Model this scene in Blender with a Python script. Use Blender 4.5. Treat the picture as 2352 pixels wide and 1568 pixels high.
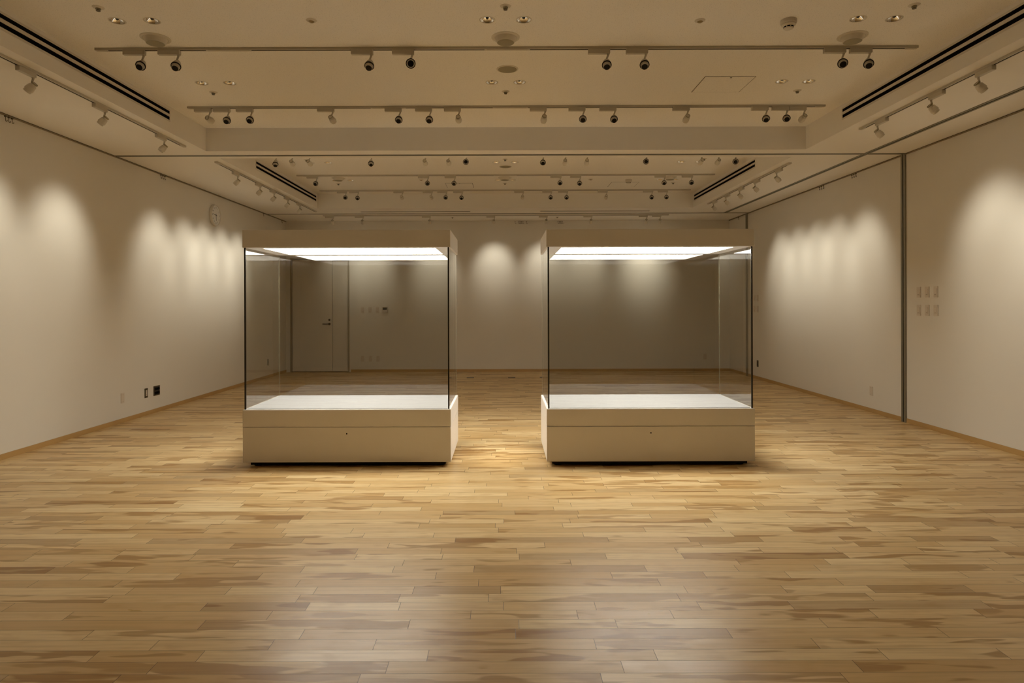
import bpy, bmesh, math, random
from mathutils import Vector, Matrix, Quaternion

random.seed(7)
PI = math.pi
S = bpy.context.scene
for o in list(bpy.data.objects):
    bpy.data.objects.remove(o)
COL = S.collection

# ------------------------------------------------------------------ camera
FPX = 1480.0                       # focal length in pixels of the 2352 px wide frame
CAM_H = 1.40
cam_data = bpy.data.cameras.new('camera')
cam_data.sensor_width = 36.0
cam_data.lens = FPX / 2352.0 * 36.0
cam_data.shift_x = (1176 - 1158) / 2352.0
cam_data.shift_y = (700 - 784) / 2352.0
cam_data.clip_end = 60
cam = bpy.data.objects.new('camera', cam_data)
COL.objects.link(cam)
cam.location = (0, 0, CAM_H)
cam.rotation_euler = (PI / 2, math.radians(0.17), 0)
S.camera = cam

# ------------------------------------------------------------------ world, exposure, light levels
world = bpy.data.worlds.new('world')
S.world = world
world.use_nodes = True
world.node_tree.nodes['Background'].inputs[0].default_value = (0.02, 0.017, 0.013, 1)
world.node_tree.nodes['Background'].inputs[1].default_value = 1.0
S.view_settings.view_transform = 'Standard'
S.view_settings.look = 'None'
S.view_settings.gamma = 1.0
S.view_settings.use_curve_mapping = False
S.view_settings.exposure = 0.27
S.cycles.max_bounces = 8
S.cycles.diffuse_bounces = 5
S.cycles.glossy_bounces = 4
S.cycles.transparent_max_bounces = 18
S.cycles.caustics_reflective = True
S.cycles.sample_clamp_indirect = 6.0
S.cycles.adaptive_threshold = 0.03

SPOT_POWER = 30.0                  # wall washing lamps, warm white
SPOT_COLOR = (1.0, 0.955, 0.82)
BEAM_OUT, BEAM_IN = 34.0, 0.0      # half angles of the beam edge, degrees
SPOT_ANGLE = 150.0
PANEL_STRENGTH = 16.5               # light panel under each showcase hood
PANEL_COLOR = (1.0, 0.955, 0.88)

# ------------------------------------------------------------------ room measures (metres)
XL, XR = -4.59, 4.74
YB, YF = 13.55, -1.6
ZS, ZU = 3.17, 3.434               # soffit, raised ceiling
CXL, CXR = -3.41, 3.46             # coffer sides
COFFERS = ((0.6, 7.38), (7.75, 11.78))


# ------------------------------------------------------------------ materials
def new_mat(name):
    m = bpy.data.materials.new(name)
    m.use_nodes = True
    nt = m.node_tree
    return m, nt, nt.nodes['Principled BSDF']


def plain(name, col, rough=0.5, metal=0.0, spec=0.5, bump=0.0, bscale=80.0, var=0.03, vscale=6.0):
    m, nt, b = new_mat(name)
    N, L = nt.nodes, nt.links
    b.inputs['Roughness'].default_value = rough
    b.inputs['Metallic'].default_value = metal
    b.inputs['Specular IOR Level'].default_value = spec
    tc = N.new('ShaderNodeTexCoord')
    nz = N.new('ShaderNodeTexNoise')
    nz.inputs['Scale'].default_value = vscale
    nz.inputs['Detail'].default_value = 1
    L.new(tc.outputs['Object'], nz.inputs['Vector'])
    mx = N.new('ShaderNodeMix')
    mx.data_type = 'RGBA'
    mx.inputs[6].default_value = (*[c * (1 - var) for c in col], 1)
    mx.inputs[7].default_value = (*[min(1, c * (1 + var)) for c in col], 1)
    L.new(nz.outputs['Fac'], mx.inputs[0])
    L.new(mx.outputs[2], b.inputs['Base Color'])
    if bump:
        n2 = N.new('ShaderNodeTexNoise')
        n2.inputs['Scale'].default_value = bscale
        n2.inputs['Detail'].default_value = 4
        L.new(tc.outputs['Object'], n2.inputs['Vector'])
        bp = N.new('ShaderNodeBump')
        bp.inputs['Strength'].default_value = bump
        bp.inputs['Distance'].default_value = 0.002
        L.new(n2.outputs['Fac'], bp.inputs['Height'])
        L.new(bp.outputs['Normal'], b.inputs['Normal'])
    return m


def emitter(name, col, strength):
    m, nt, b = new_mat(name)
    b.inputs['Base Color'].default_value = (*[0.8 * c for c in col], 1)
    b.inputs['Emission Color'].default_value = (*col, 1)
    b.inputs['Emission Strength'].default_value = strength
    return m


def acoustic(name, col):
    """Fissured mineral-fibre ceiling board: fine dark pinholes on a pale ground."""
    m, nt, b = new_mat(name)
    N, L = nt.nodes, nt.links
    b.inputs['Roughness'].default_value = 0.9
    b.inputs['Specular IOR Level'].default_value = 0.1
    tc = N.new('ShaderNodeTexCoord')
    nz = N.new('ShaderNodeTexNoise')
    nz.inputs['Scale'].default_value = 150
    nz.inputs['Detail'].default_value = 2
    nz.inputs['Roughness'].default_value = 0.6
    L.new(tc.outputs['Object'], nz.inputs['Vector'])
    r = N.new('ShaderNodeValToRGB')
    r.color_ramp.elements[0].position = 0.27
    r.color_ramp.elements[0].color = (*[c * 0.62 for c in col], 1)
    r.color_ramp.elements[1].position = 0.40
    r.color_ramp.elements[1].color = (*col, 1)
    L.new(nz.outputs['Fac'], r.inputs[0])
    L.new(r.outputs[0], b.inputs['Base Color'])
    bp = N.new('ShaderNodeBump')
    bp.inputs['Strength'].default_value = 0.10
    bp.inputs['Distance'].default_value = 0.002
    L.new(nz.outputs['Fac'], bp.inputs['Height'])
    L.new(bp.outputs['Normal'], b.inputs['Normal'])
    return m


def glass_material(name):
    """Thin architectural glass: slightly tinted, Fresnel reflection from the true angle on both faces."""
    m = bpy.data.materials.new(name)
    m.use_nodes = True
    nt = m.node_tree
    N, L = nt.nodes, nt.links
    N.clear()
    out = N.new('ShaderNodeOutputMaterial')
    geo = N.new('ShaderNodeNewGeometry')
    dot = N.new('ShaderNodeVectorMath')
    dot.operation = 'DOT_PRODUCT'
    L.new(geo.outputs['Incoming'], dot.inputs[0])
    L.new(geo.outputs['Normal'], dot.inputs[1])
    ab = N.new('ShaderNodeMath'); ab.operation = 'ABSOLUTE'
    L.new(dot.outputs['Value'], ab.inputs[0])
    om = N.new('ShaderNodeMath'); om.operation = 'SUBTRACT'
    om.inputs[0].default_value = 1.0
    L.new(ab.outputs[0], om.inputs[1])
    pw = N.new('ShaderNodeMath'); pw.operation = 'POWER'
    L.new(om.outputs[0], pw.inputs[0]); pw.inputs[1].default_value = 5.0
    ma = N.new('ShaderNodeMath'); ma.operation = 'MULTIPLY_ADD'
    L.new(pw.outputs[0], ma.inputs[0]); ma.inputs[1].default_value = 0.95; ma.inputs[2].default_value = 0.065
    tr = N.new('ShaderNodeBsdfTransparent')
    tr.inputs[0].default_value = (0.955, 0.955, 0.94, 1)
    gl = N.new('ShaderNodeBsdfGlossy')
    gl.inputs['Roughness'].default_value = 0.0
    gl.inputs['Color'].default_value = (0.95, 0.95, 0.95, 1)
    mix = N.new('ShaderNodeMixShader')
    L.new(ma.outputs[0], mix.inputs[0])
    L.new(tr.outputs[0], mix.inputs[1])
    L.new(gl.outputs[0], mix.inputs[2])
    L.new(mix.outputs[0], out.inputs['Surface'])
    return m


def floor_material():
    """Maple strip floor: rows of random-offset boards, streaked grain, darker heartwood flames."""
    m, nt, b = new_mat('maple_strip_floor')
    N, L = nt.nodes, nt.links

    def math_(op, a, c=None, d=None):
        n = N.new('ShaderNodeMath'); n.operation = op
        for k, v in enumerate((a, c, d)):
            if v is None:
                continue
            if isinstance(v, (int, float)):
                n.inputs[k].default_value = v
            else:
                L.new(v, n.inputs[k])
        return n.outputs[0]

    def vec(x, y, z):
        n = N.new('ShaderNodeCombineXYZ')
        for k, v in enumerate((x, y, z)):
            if isinstance(v, (int, float)):
                n.inputs[k].default_value = v
            else:
                L.new(v, n.inputs[k])
        return n.outputs[0]

    def mixc(f, a, c):
        n = N.new('ShaderNodeMix'); n.data_type = 'RGBA'
        L.new(f, n.inputs[0])
        for k, v in ((6, a), (7, c)):
            if isinstance(v, tuple):
                n.inputs[k].default_value = (*v, 1)
            else:
                L.new(v, n.inputs[k])
        return n.outputs[2]

    def smooth(v, lo, hi):
        n = N.new('ShaderNodeMapRange'); n.interpolation_type = 'SMOOTHSTEP'
        L.new(v, n.inputs[0])
        n.inputs[1].default_value = lo; n.inputs[2].default_value = hi
        return n.outputs[0]

    W, LEN = 0.0842, 0.91
    tc = N.new('ShaderNodeTexCoord')
    sp = N.new('ShaderNodeSeparateXYZ')
    L.new(tc.outputs['Object'], sp.inputs[0])
    X, Y = sp.outputs[0], sp.outputs[1]
    v = math_('DIVIDE', math_('ADD', Y, 10.012), W)
    row = math_('FLOOR', v)
    fy = math_('FRACT', v)
    wn = N.new('ShaderNodeTexWhiteNoise'); wn.noise_dimensions = '1D'
    L.new(row, wn.inputs['W'])
    u = math_('ADD', math_('DIVIDE', X, LEN), math_('MULTIPLY_ADD', wn.outputs['Value'], 7.3, 40.0))
    c = math_('FLOOR', u)
    fx = math_('FRACT', u)
    w2 = N.new('ShaderNodeTexWhiteNoise'); w2.noise_dimensions = '2D'
    L.new(vec(c, row, 0.0), w2.inputs['Vector'])
    split = math_('GREATER_THAN', w2.outputs['Value'], 0.62)
    over = math_('GREATER_THAN', fx, 0.53)
    sub = math_('MULTIPLY', split, over)
    w3 = N.new('ShaderNodeTexWhiteNoise'); w3.noise_dimensions = '3D'
    L.new(vec(c, row, math_('MULTIPLY', sub, 3.7)), w3.inputs['Vector'])
    rs = N.new('ShaderNodeSeparateColor')
    L.new(w3.outputs['Color'], rs.inputs[0])
    r1, r2, r3 = rs.outputs[0], rs.outputs[1], rs.outputs[2]
    # joints
    dx = math_('MULTIPLY', math_('MINIMUM', fx, math_('SUBTRACT', 1.0, fx)), LEN)
    ds = math_('ADD', math_('MULTIPLY', math_('ABSOLUTE', math_('SUBTRACT', fx, 0.53)), LEN),
               math_('MULTIPLY', math_('SUBTRACT', 1.0, split), 10.0))
    dx = math_('MINIMUM', dx, ds)
    dy = math_('MULTIPLY', math_('MINIMUM', fy, math_('SUBTRACT', 1.0, fy)), W)
    jx = math_('SUBTRACT', 1.0, smooth(dx, 0.0008, 0.0017))
    jy = math_('SUBTRACT', 1.0, smooth(dy, 0.0004, 0.0012))
    joint = math_('MAXIMUM', jx, jy)
    # fine grain
    g = N.new('ShaderNodeTexNoise')
    g.inputs['Scale'].default_value = 1.0; g.inputs['Detail'].default_value = 3; g.inputs['Roughness'].default_value = 0.6
    L.new(vec(math_('MULTIPLY_ADD', X, 2.2, math_('MULTIPLY', r3, 90.0)), math_('MULTIPLY', Y, 55.0), math_('MULTIPLY', r1, 40.0)), g.inputs['Vector'])
    # cloudy figure
    cl = N.new('ShaderNodeTexNoise')
    cl.inputs['Scale'].default_value = 1.0; cl.inputs['Detail'].default_value = 2
    L.new(vec(math_('MULTIPLY_ADD', X, 7.0, math_('MULTIPLY', r2, 70.0)), math_('MULTIPLY', Y, 16.0), math_('MULTIPLY', r3, 30.0)), cl.inputs['Vector'])
    # heartwood flames
    h = N.new('ShaderNodeTexNoise')
    h.inputs['Scale'].default_value = 1.0; h.inputs['Detail'].default_value = 2.0; h.inputs['Roughness'].default_value = 0.5
    h.inputs['Distortion'].default_value = 0.35
    L.new(vec(math_('MULTIPLY_ADD', X, 2.3, math_('MULTIPLY', r3, 60.0)), math_('MULTIPLY_ADD', Y, 13.0, math_('MULTIPLY', r1, 50.0)), math_('MULTIPLY', r2, 33.0)), h.inputs['Vector'])
    hv = math_('ADD', h.outputs['Fac'], math_('MULTIPLY', math_('SUBTRACT', r2, 0.62), 0.24))
    heart = smooth(hv, 0.555, 0.625)
    ring = N.new('ShaderNodeTexNoise')
    ring.inputs['Scale'].default_value = 1.0; ring.inputs['Detail'].default_value = 2
    L.new(vec(math_('MULTIPLY', X, 3.0), math_('MULTIPLY', Y, 90.0), math_('MULTIPLY', r2, 33.0)), ring.inputs['Vector'])
    base = mixc(r1, FLOOR_A, FLOOR_B)
    base = mixc(math_('MULTIPLY', smooth(g.outputs['Fac'], 0.38, 0.70), 0.48), base, FLOOR_G)
    base = mixc(math_('MULTIPLY', smooth(cl.outputs['Fac'], 0.50, 0.75), 0.26), base, FLOOR_H)
    hcol = mixc(ring.outputs['Fac'], FLOOR_H, FLOOR_D)
    amount = math_('MULTIPLY', heart, math_('MULTIPLY_ADD', r3, 0.35, 0.58))
    base = mixc(amount, base, hcol)
    whole = math_('MULTIPLY', math_('GREATER_THAN', r3, 0.90), 0.42)
    base = mixc(whole, base, FLOOR_D)
    base = mixc(math_('MULTIPLY', joint, 0.80), base, (0.075, 0.04, 0.014))
    L.new(base, b.inputs['Base Color'])
    rg = math_('MULTIPLY_ADD', cl.outputs['Fac'], 0.10, math_('MULTIPLY_ADD', r2, 0.06, 0.25))
    L.new(rg, b.inputs['Roughness'])
    b.inputs['Specular IOR Level'].default_value = 0.30
    hgt = math_('SUBTRACT', math_('MULTIPLY', g.outputs['Fac'], 0.08), joint)
    hgt = math_('ADD', hgt, math_('MULTIPLY', math_('SUBTRACT', r1, 0.5), 0.2))
    bp = N.new('ShaderNodeBump')
    bp.inputs['Strength'].default_value = 0.35; bp.inputs['Distance'].default_value = 0.0006
    L.new(hgt, bp.inputs['Height'])
    L.new(bp.outputs['Normal'], b.inputs['Normal'])
    return m


FLOOR_A = (0.68, 0.455, 0.195)
FLOOR_B = (0.90, 0.705, 0.39)
FLOOR_G = (0.56, 0.37, 0.155)
FLOOR_H = (0.52, 0.295, 0.09)
FLOOR_D = (0.29, 0.14, 0.036)
WALL_C = (0.76, 0.71, 0.62)

M = {}
M['wall'] = plain('wall_cloth', WALL_C, 0.9, spec=0.15, var=0.008, vscale=2)
M['soffit'] = plain('soffit_paint', (0.88, 0.835, 0.765), 0.85, spec=0.15, var=0.008)
M['board'] = acoustic('acoustic_board', (0.94, 0.90, 0.84))
M['floor'] = floor_material()
M['base'] = plain('baseboard_wood', (0.50, 0.31, 0.115), 0.45, var=0.12, vscale=3)
M['white'] = plain('white_enamel', (0.74, 0.69, 0.60), 0.45, var=0.01)
M['fixture'] = plain('fixture_white', (0.70, 0.645, 0.55), 0.5, var=0.01)
M['case'] = plain('case_paint', (0.82, 0.775, 0.72), 0.42, spec=0.35, var=0.006)
M['deck'] = plain('white_deck', (0.285, 0.282, 0.277), 0.75, spec=0.15, var=0.006)
M['dial'] = plain('clock_dial', (0.80, 0.77, 0.72), 0.6, var=0.01)
M['black'] = plain('black_plastic', (0.010, 0.008, 0.007), 0.5, spec=0.2, var=0.1)
M['void'] = plain('dark_void', (0.004, 0.003, 0.003), 0.9, spec=0.05, var=0.1)
M['seal'] = plain('dark_joint', (0.030, 0.024, 0.014), 0.30, var=0.1)  # dark reflection painted on the front glass edges; also colours the floor lids
M['pale_seal'] = plain('pale_joint', (0.20, 0.19, 0.13), 0.35, var=0.03)  # light line painted on the back glass edges
M['steel'] = plain('satin_aluminium', (0.27, 0.245, 0.18), 0.42, metal=0.5, var=0.04)
M['bronze'] = plain('dark_metal', (0.13, 0.10, 0.06), 0.42, metal=0.55, var=0.1)
M['chrome'] = plain('chrome', (0.98, 0.975, 0.97), 0.05, metal=1.0, var=0.01)
M['lamp'] = plain('lamp_glass', (0.05, 0.05, 0.055), 0.12, var=0.05)
M['grey'] = plain('grey_mesh', (0.34, 0.30, 0.20), 0.7, bump=0.5, bscale=900, var=0.05)
M['olive'] = plain('sensor_amber', (0.30, 0.22, 0.09), 0.45, var=0.1)
M['lamp_body'] = plain('lamp_grey', (0.56, 0.51, 0.42), 0.5, var=0.01)
M['rail_brown'] = plain('rail_brown', (0.26, 0.20, 0.115), 0.5, var=0.05)
M['door_frame'] = plain('door_frame', (0.40, 0.34, 0.25), 0.5, var=0.02)
M['dark_wall'] = plain('dark_partition', (0.10, 0.085, 0.06), 0.8, spec=0.2)
M['plate'] = plain('plate_plastic', (0.67, 0.585, 0.475), 0.4, var=0.01)
M['door'] = plain('door_paint', (0.74, 0.68, 0.58), 0.5, var=0.01)
M['glass'] = glass_material('showcase_glass')
M['panel'] = emitter('panel_light', PANEL_COLOR, PANEL_STRENGTH)
M['lit'] = emitter('lit_lens', SPOT_COLOR, 9.0)
M['screen'] = plain('lcd_screen', (0.10, 0.095, 0.07), 0.25, var=0.05)


# ------------------------------------------------------------------ mesh helpers
def box(bm, x0, x1, y0, y1, z0, z1):
    v = [bm.verts.new((x, y, z)) for z in (z0, z1) for (x, y) in ((x0, y0), (x1, y0), (x1, y1), (x0, y1))]
    for f in ((3, 2, 1, 0), (4, 5, 6, 7), (0, 1, 5, 4), (1, 2, 6, 5), (2, 3, 7, 6), (3, 0, 4, 7)):
        bm.faces.new([v[i] for i in f])
    return bm


def lathe(bm, prof, n=32, mat=None, cap0=False, cap1=False):
    """prof: [(radius, z)]; axis local Z."""
    rings = []
    for r, z in prof:
        if r < 1e-6:
            rings.append([bm.verts.new((0, 0, z))])
        else:
            rings.append([bm.verts.new((r * math.cos(2 * PI * k / n), r * math.sin(2 * PI * k / n), z)) for k in range(n)])
    for a, b in zip(rings, rings[1:]):
        for k in range(n):
            q = []
            for ring, kk in ((a, k), (a, k + 1), (b, k + 1), (b, k)):
                w = ring[0] if len(ring) == 1 else ring[kk % n]
                if w not in q:
                    q.append(w)
            if len(q) > 2:
                bm.faces.new(q)
    if cap0 and len(rings[0]) > 1:
        bm.faces.new(rings[0])
    if cap1 and len(rings[-1]) > 1:
        bm.faces.new(rings[-1])
    if mat is not None:
        bmesh.ops.transform(bm, matrix=mat, verts=bm.verts)
    return bm


def tube(bm, pts, r, n=10):
    pts = [Vector(p) for p in pts]
    rings = []
    up = Vector((0.13, 0.31, 0.94)).normalized()
    for i, p in enumerate(pts):
        t = (pts[min(i + 1, len(pts) - 1)] - pts[max(i - 1, 0)]).normalized()
        a = t.cross(up)
        if a.length < 1e-3:
            a = t.cross(Vector((1, 0, 0)))
        a.normalize()
        b = t.cross(a).normalized()
        up = b.cross(t) if False else up
        rr = r[i] if isinstance(r, (list, tuple)) else r
        rings.append([bm.verts.new(p + rr * (math.cos(2 * PI * k / n) * a + math.sin(2 * PI * k / n) * b)) for k in range(n)])
    for a, b in zip(rings, rings[1:]):
        for k in range(n):
            bm.faces.new((a[k], a[(k + 1) % n], b[(k + 1) % n], b[k]))
    bm.faces.new(rings[0]); bm.faces.new(rings[-1])
    return bm


def obj(name, bm, mat, parent=None, smooth=False, bevel=0.0, loc=None):
    bmesh.ops.recalc_face_normals(bm, faces=bm.faces)
    me = bpy.data.meshes.new(name)
    bm.to_mesh(me)
    bm.free()
    me.materials.append(M[mat] if isinstance(mat, str) else mat)
    if smooth:
        for p in me.polygons:
            p.use_smooth = True
        try:
            me.set_sharp_from_angle(angle=math.radians(38))
        except Exception:
            pass
    o = bpy.data.objects.new(name, me)
    COL.objects.link(o)
    if loc is not None:
        o.location = loc
    if parent is not None:
        o.parent = parent
    if bevel:
        bv = o.modifiers.new('edge', 'BEVEL')
        bv.width = bevel; bv.segments = 2; bv.limit_method = 'ANGLE'; bv.angle_limit = math.radians(40)
    return o


def bx(name, x0, x1, y0, y1, z0, z1, mat, parent=None, bevel=0.0):
    return obj(name, box(bmesh.new(), x0, x1, y0, y1, z0, z1), mat, parent, bevel=bevel)


def struct(o):
    o['kind'] = 'structure'
    return o


def thing(name, label, cat, loc=(0, 0, 0), group=None, rotz=0.0):
    o = bpy.data.objects.new(name, None)
    o.empty_display_size = 0.05
    COL.objects.link(o)
    o.location = loc
    o.rotation_euler = (0, 0, rotz)
    tag(o, label, cat, group)
    return o


def tag(o, label, cat, group=None):
    o['label'] = label
    o['category'] = cat
    if group:
        o['group'] = group
    return o


def dup(root, label, loc=None, group=None, rot=None):
    """A copy of a thing with its parts and their sub-parts."""
    r = root.copy()
    COL.objects.link(r)
    for ch in list(root.children):
        c = ch.copy(); COL.objects.link(c); c.parent = r
        for g in list(ch.children):
            d = g.copy(); COL.objects.link(d); d.parent = c
    r['label'] = label
    if loc is not None:
        r.location = loc
    if rot is not None:
        r.rotation_euler = rot
    if group:
        r['group'] = group
    return r


class Maker:
    """Builds the first of a kind, copies it afterwards."""
    def __init__(self, build):
        self.build, self.first = build, None

    def __call__(self, label, loc, group=None, rot=None):
        if self.first is None:
            self.first = self.build()
            o = self.first
            o['label'] = label
            o.location = loc
            if rot is not None:
                o.rotation_euler = rot
            if group:
                o['group'] = group
            return o
        return dup(self.first, label, loc, group, rot)


ORD = ['first', 'second', 'third', 'fourth', 'fifth', 'sixth', 'seventh', 'eighth', 'ninth', 'tenth', 'eleventh', 'twelfth', 'thirteenth', 'fourteenth']


# ------------------------------------------------------------------ the room shell
struct(bx('floor', XL - 0.2, XR + 0.2, YF - 0.2, YB + 0.2, -0.1, 0.0, 'floor'))
struct(bx('wall_left', XL - 0.15, XL, YF - 0.15, YB + 0.15, 0, 3.6, 'wall'))
struct(bx('wall_right', XR, XR + 0.15, YF - 0.15, YB + 0.15, 0, 3.6, 'wall'))
struct(bx('wall_front', XL, XR, YF - 0.15, YF, 0, 3.6, 'dark_wall'))  # unseen wall, made dark and close so little light bounces onto the floor

# back wall with the door opening in its corner
DX0, DX1, DXM, DZ = -4.50, -3.255, -3.62, 2.40
bm = bmesh.new()
pts = [(XL, 0), (DX0, 0), (DX0, DZ), (DX1, DZ), (DX1, 0), (XR, 0), (XR, 3.6), (XL, 3.6)]
fr = [bm.verts.new((x, YB, z)) for x, z in pts]
bk = [bm.verts.new((x, YB + 0.15, z)) for x, z in pts]
for idx in ((0, 1, 2, 7), (2, 3, 6, 7), (3, 4, 5, 6)):
    bm.faces.new([fr[i] for i in idx])
    bm.faces.new([bk[i] for i in reversed(idx)])
for i in range(8):
    j = (i + 1) % 8
    bm.faces.new((fr[i], fr[j], bk[j], bk[i]))
struct(obj('wall_back', bm, 'wall'))

# lower ceiling (soffit) with two coffers
bm = bmesh.new()
def loop(bm, pts):
    vs = [bm.verts.new(p) for p in pts]
    es = [bm.edges.new((vs[i], vs[(i + 1) % len(vs)])) for i in range(len(vs))]
    return vs, es
edges = []
_, e = loop(bm, [(XL, YF, ZS), (XR, YF, ZS), (XR, YB, ZS), (XL, YB, ZS)])
edges += e
for y0, y1 in COFFERS:
    vs, e = loop(bm, [(CXL, y0, ZS), (CXR, y0, ZS), (CXR, y1, ZS), (CXL, y1, ZS)])
    edges += e
    top = [bm.verts.new((v.co.x, v.co.y, ZU)) for v in vs]
    for i in range(4):
        j = (i + 1) % 4
        bm.faces.new((vs[i], vs[j], top[j], top[i]))
bmesh.ops.triangle_fill(bm, use_beauty=True, edges=edges)
struct(obj('ceiling', bm, 'soffit'))

# raised ceiling boards, with round cut-outs for the downlights
DL_ROWS = {4.60: (-2.757, -2.508, -0.115, 0.146, 2.533, 2.791), 5.89: (-2.758, -2.503, -0.107, 0.147, 2.543, 2.790),
           9.19: (-2.757, -2.502, -0.106, 0.155, 2.533, 2.790), 10.50: (-2.746, -2.497, -0.092, 0.142, 2.540, 2.788)}
DL_R = 0.052
for (y0, y1), nm in zip(COFFERS, ('ceiling_front', 'ceiling_back')):
    bm = bmesh.new()
    _, edges = loop(bm, [(CXL, y0, ZU), (CXR, y0, ZU), (CXR, y1, ZU), (CXL, y1, ZU)])
    for yy, xs in DL_ROWS.items():
        if y0 < yy < y1:
            for x in xs:
                _, e = loop(bm, [(x + DL_R * math.cos(2 * PI * k / 32), yy + DL_R * math.sin(2 * PI * k / 32), ZU) for k in range(32)])
                edges += e
    bmesh.ops.triangle_fill(bm, use_beauty=True, edges=edges)
    for f in bm.faces:
        if f.normal.z > 0:
            f.normal_flip()
    me = bpy.data.meshes.new(nm); bm.to_mesh(me); bm.free()
    me.materials.append(M['board'])
    o = bpy.data.objects.new(nm, me); COL.objects.link(o); struct(o)
struct(bx('ceiling_slab', XL, XR, YF, YB, 3.56, 3.6, 'soffit'))

# baseboards
BH, BT = 0.052, 0.007
struct(bx('baseboard_left', XL, XL + BT, YF, YB, 0, BH, 'base'))
POST_Y = (7.63, 12.56)
struct(bx('baseboard_right', XR - BT, XR, POST_Y[0] + 0.043, POST_Y[1] - 0.043, 0, BH, 'base'))
struct(bx('baseboard_right_front', XR - BT, XR, YF, POST_Y[0] - 0.043, 0, BH, 'base'))
struct(bx('baseboard_right_back', XR - BT, XR, POST_Y[1] + 0.043, YB, 0, BH, 'base'))
struct(bx('baseboard_back', DX1 + 0.03, XR - BT, YB - BT, YB, 0, BH, 'base'))

# partition posts on the right wall: two metal flanges either side of a dark groove
trim_no = 0
def trim(parts_, mats):
    """One setting trim: first mesh top-level, the dark groove its child."""
    global trim_no
    trim_no += 1
    a = bx('trim_%d' % trim_no, *parts_[0], mats[0]); struct(a)
    for p, mt in zip(parts_[1:], mats[1:]):
        bx('groove', *p, mt, a)
    return a
for py in POST_Y:
    trim_no += 1
    bm = bmesh.new()                        # U-shaped channel section, extruded floor to ceiling
    sec = [(XR, py - 0.042), (XR - 0.016, py - 0.042), (XR - 0.016, py - 0.009), (XR - 0.003, py - 0.009),
           (XR - 0.003, py + 0.009), (XR - 0.016, py + 0.009), (XR - 0.016, py + 0.042), (XR, py + 0.042)]
    lo = [bm.verts.new((x, y, 0.0)) for x, y in sec]
    hi = [bm.verts.new((x, y, ZS)) for x, y in sec]
    for i in range(8):
        j = (i + 1) % 8
        bm.faces.new((lo[i], lo[j], hi[j], hi[i]))
    bm.faces.new(lo); bm.faces.new(hi)
    p = struct(obj('trim_%d' % trim_no, bm, 'steel'))
    bx('groove', XR - 0.006, XR - 0.002, py - 0.009, py + 0.009, 0.002, ZS - 0.001, 'void', p)

def ceiling_rail(p0, p1, w=0.056):
    """Flush partition rail in the soffit: channel with a dark slit."""
    global trim_no
    trim_no += 1
    (x0, y0), (x1, y1) = p0, p1
    bm = bmesh.new()
    sec = [(-w / 2, 0), (-w / 2, -0.006), (-0.008, -0.006), (-0.008, -0.001), (0.008, -0.001), (0.008, -0.006), (w / 2, -0.006), (w / 2, 0)]
    along_x = abs(x1 - x0) > abs(y1 - y0)
    ends = []
    for (x, y) in (p0, p1):
        ends.append([bm.verts.new((x, y + s, ZS + z) if along_x else (x + s, y, ZS + z)) for s, z in sec])
    a, b = ends
    for i in range(8):
        j = (i + 1) % 8
        bm.faces.new((a[i], a[j], b[j], b[i]))
    bm.faces.new(a); bm.faces.new(b)
    r = struct(obj('trim_%d' % trim_no, bm, 'steel'))
    if along_x:
        bx('groove', x0, x1, y0 - 0.008, y0 + 0.008, ZS - 0.003, ZS - 0.0008, 'void', r)
    else:
        bx('groove', x0 - 0.008, x0 + 0.008, y0, y1, ZS - 0.003, ZS - 0.0008, 'void', r)
ceiling_rail((XL + 0.02, 7.60), (XR - 0.02, 7.60), 0.05)
ceiling_rail((XL + 0.02, 12.47), (XR - 0.02, 12.47), 0.05)
ceiling_rail((4.27, YF), (4.27, 7.57), 0.066)
ceiling_rail((4.27, 7.63), (4.27, 12.44), 0.066)

# picture rails at the top of the walls
def picture_rail(x0, x1, y0, y1, axis):
    global trim_no
    trim_no += 1
    r = struct(bx('trim_%d' % trim_no, x0, x1, y0, y1, ZS - 0.016, ZS - 0.005, 'rail_brown'))
    if axis == 'y':
        bx('groove', x0, x1, y0, y1, ZS - 0.005, ZS - 0.0005, 'void', r)
    else:
        bx('groove', x0, x1, y0, y1, ZS - 0.005, ZS - 0.0005, 'void', r)
picture_rail(XL, XL + 0.014, YF, YB, 'y')
picture_rail(XR - 0.014, XR, YF, POST_Y[0] - 0.043, 'y')
picture_rail(XR - 0.014, XR, POST_Y[0] + 0.043, POST_Y[1] - 0.043, 'y')
picture_rail(XR - 0.014, XR, POST_Y[1] + 0.043, YB, 'y')

# ------------------------------------------------------------------ doors in the back wall
trim_no += 1
bm = bmesh.new()
pts = [(DX0, 0), (DX0, DZ), (DX1, DZ), (DX1, 0)]
inn = [(DX0 + 0.03, 0), (DX0 + 0.03, DZ - 0.035), (DX1 - 0.03, DZ - 0.035), (DX1 - 0.03, 0)]
vf = [[bm.verts.new((x, y, z)) for x, z in q] for y in (YB - 0.012, YB + 0.10) for q in (pts, inn)]
of, inf, ob, inb = vf
for i in range(3):
    bm.faces.new((of[i], of[i + 1], inf[i + 1], inf[i]))
    bm.faces.new((ob[i], ob[i + 1], inb[i + 1], inb[i]))
    bm.faces.new((of[i], of[i + 1], ob[i + 1], ob[i]))
    bm.faces.new((inf[i], inf[i + 1], inb[i + 1], inb[i]))
for i in (0, 3):
    bm.faces.new((of[i], inf[i], inb[i], ob[i]))
struct(obj('trim_%d' % trim_no, bm, 'door_frame'))
yd = YB + 0.030
d1 = struct(bx('door_1', DX0 + 0.034, DXM - 0.003, yd, yd + 0.04, 0.012, DZ - 0.042, 'door', bevel=0.002))
d2 = struct(bx('door_2', DXM + 0.003, DX1 - 0.034, yd, yd + 0.04, 0.012, DZ - 0.042, 'door', bevel=0.002))
struct(bx('wall_behind_door', DX0 - 0.1, DX1 + 0.1, YB + 0.15, YB + 0.20, 0, 3.0, 'void'))
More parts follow.
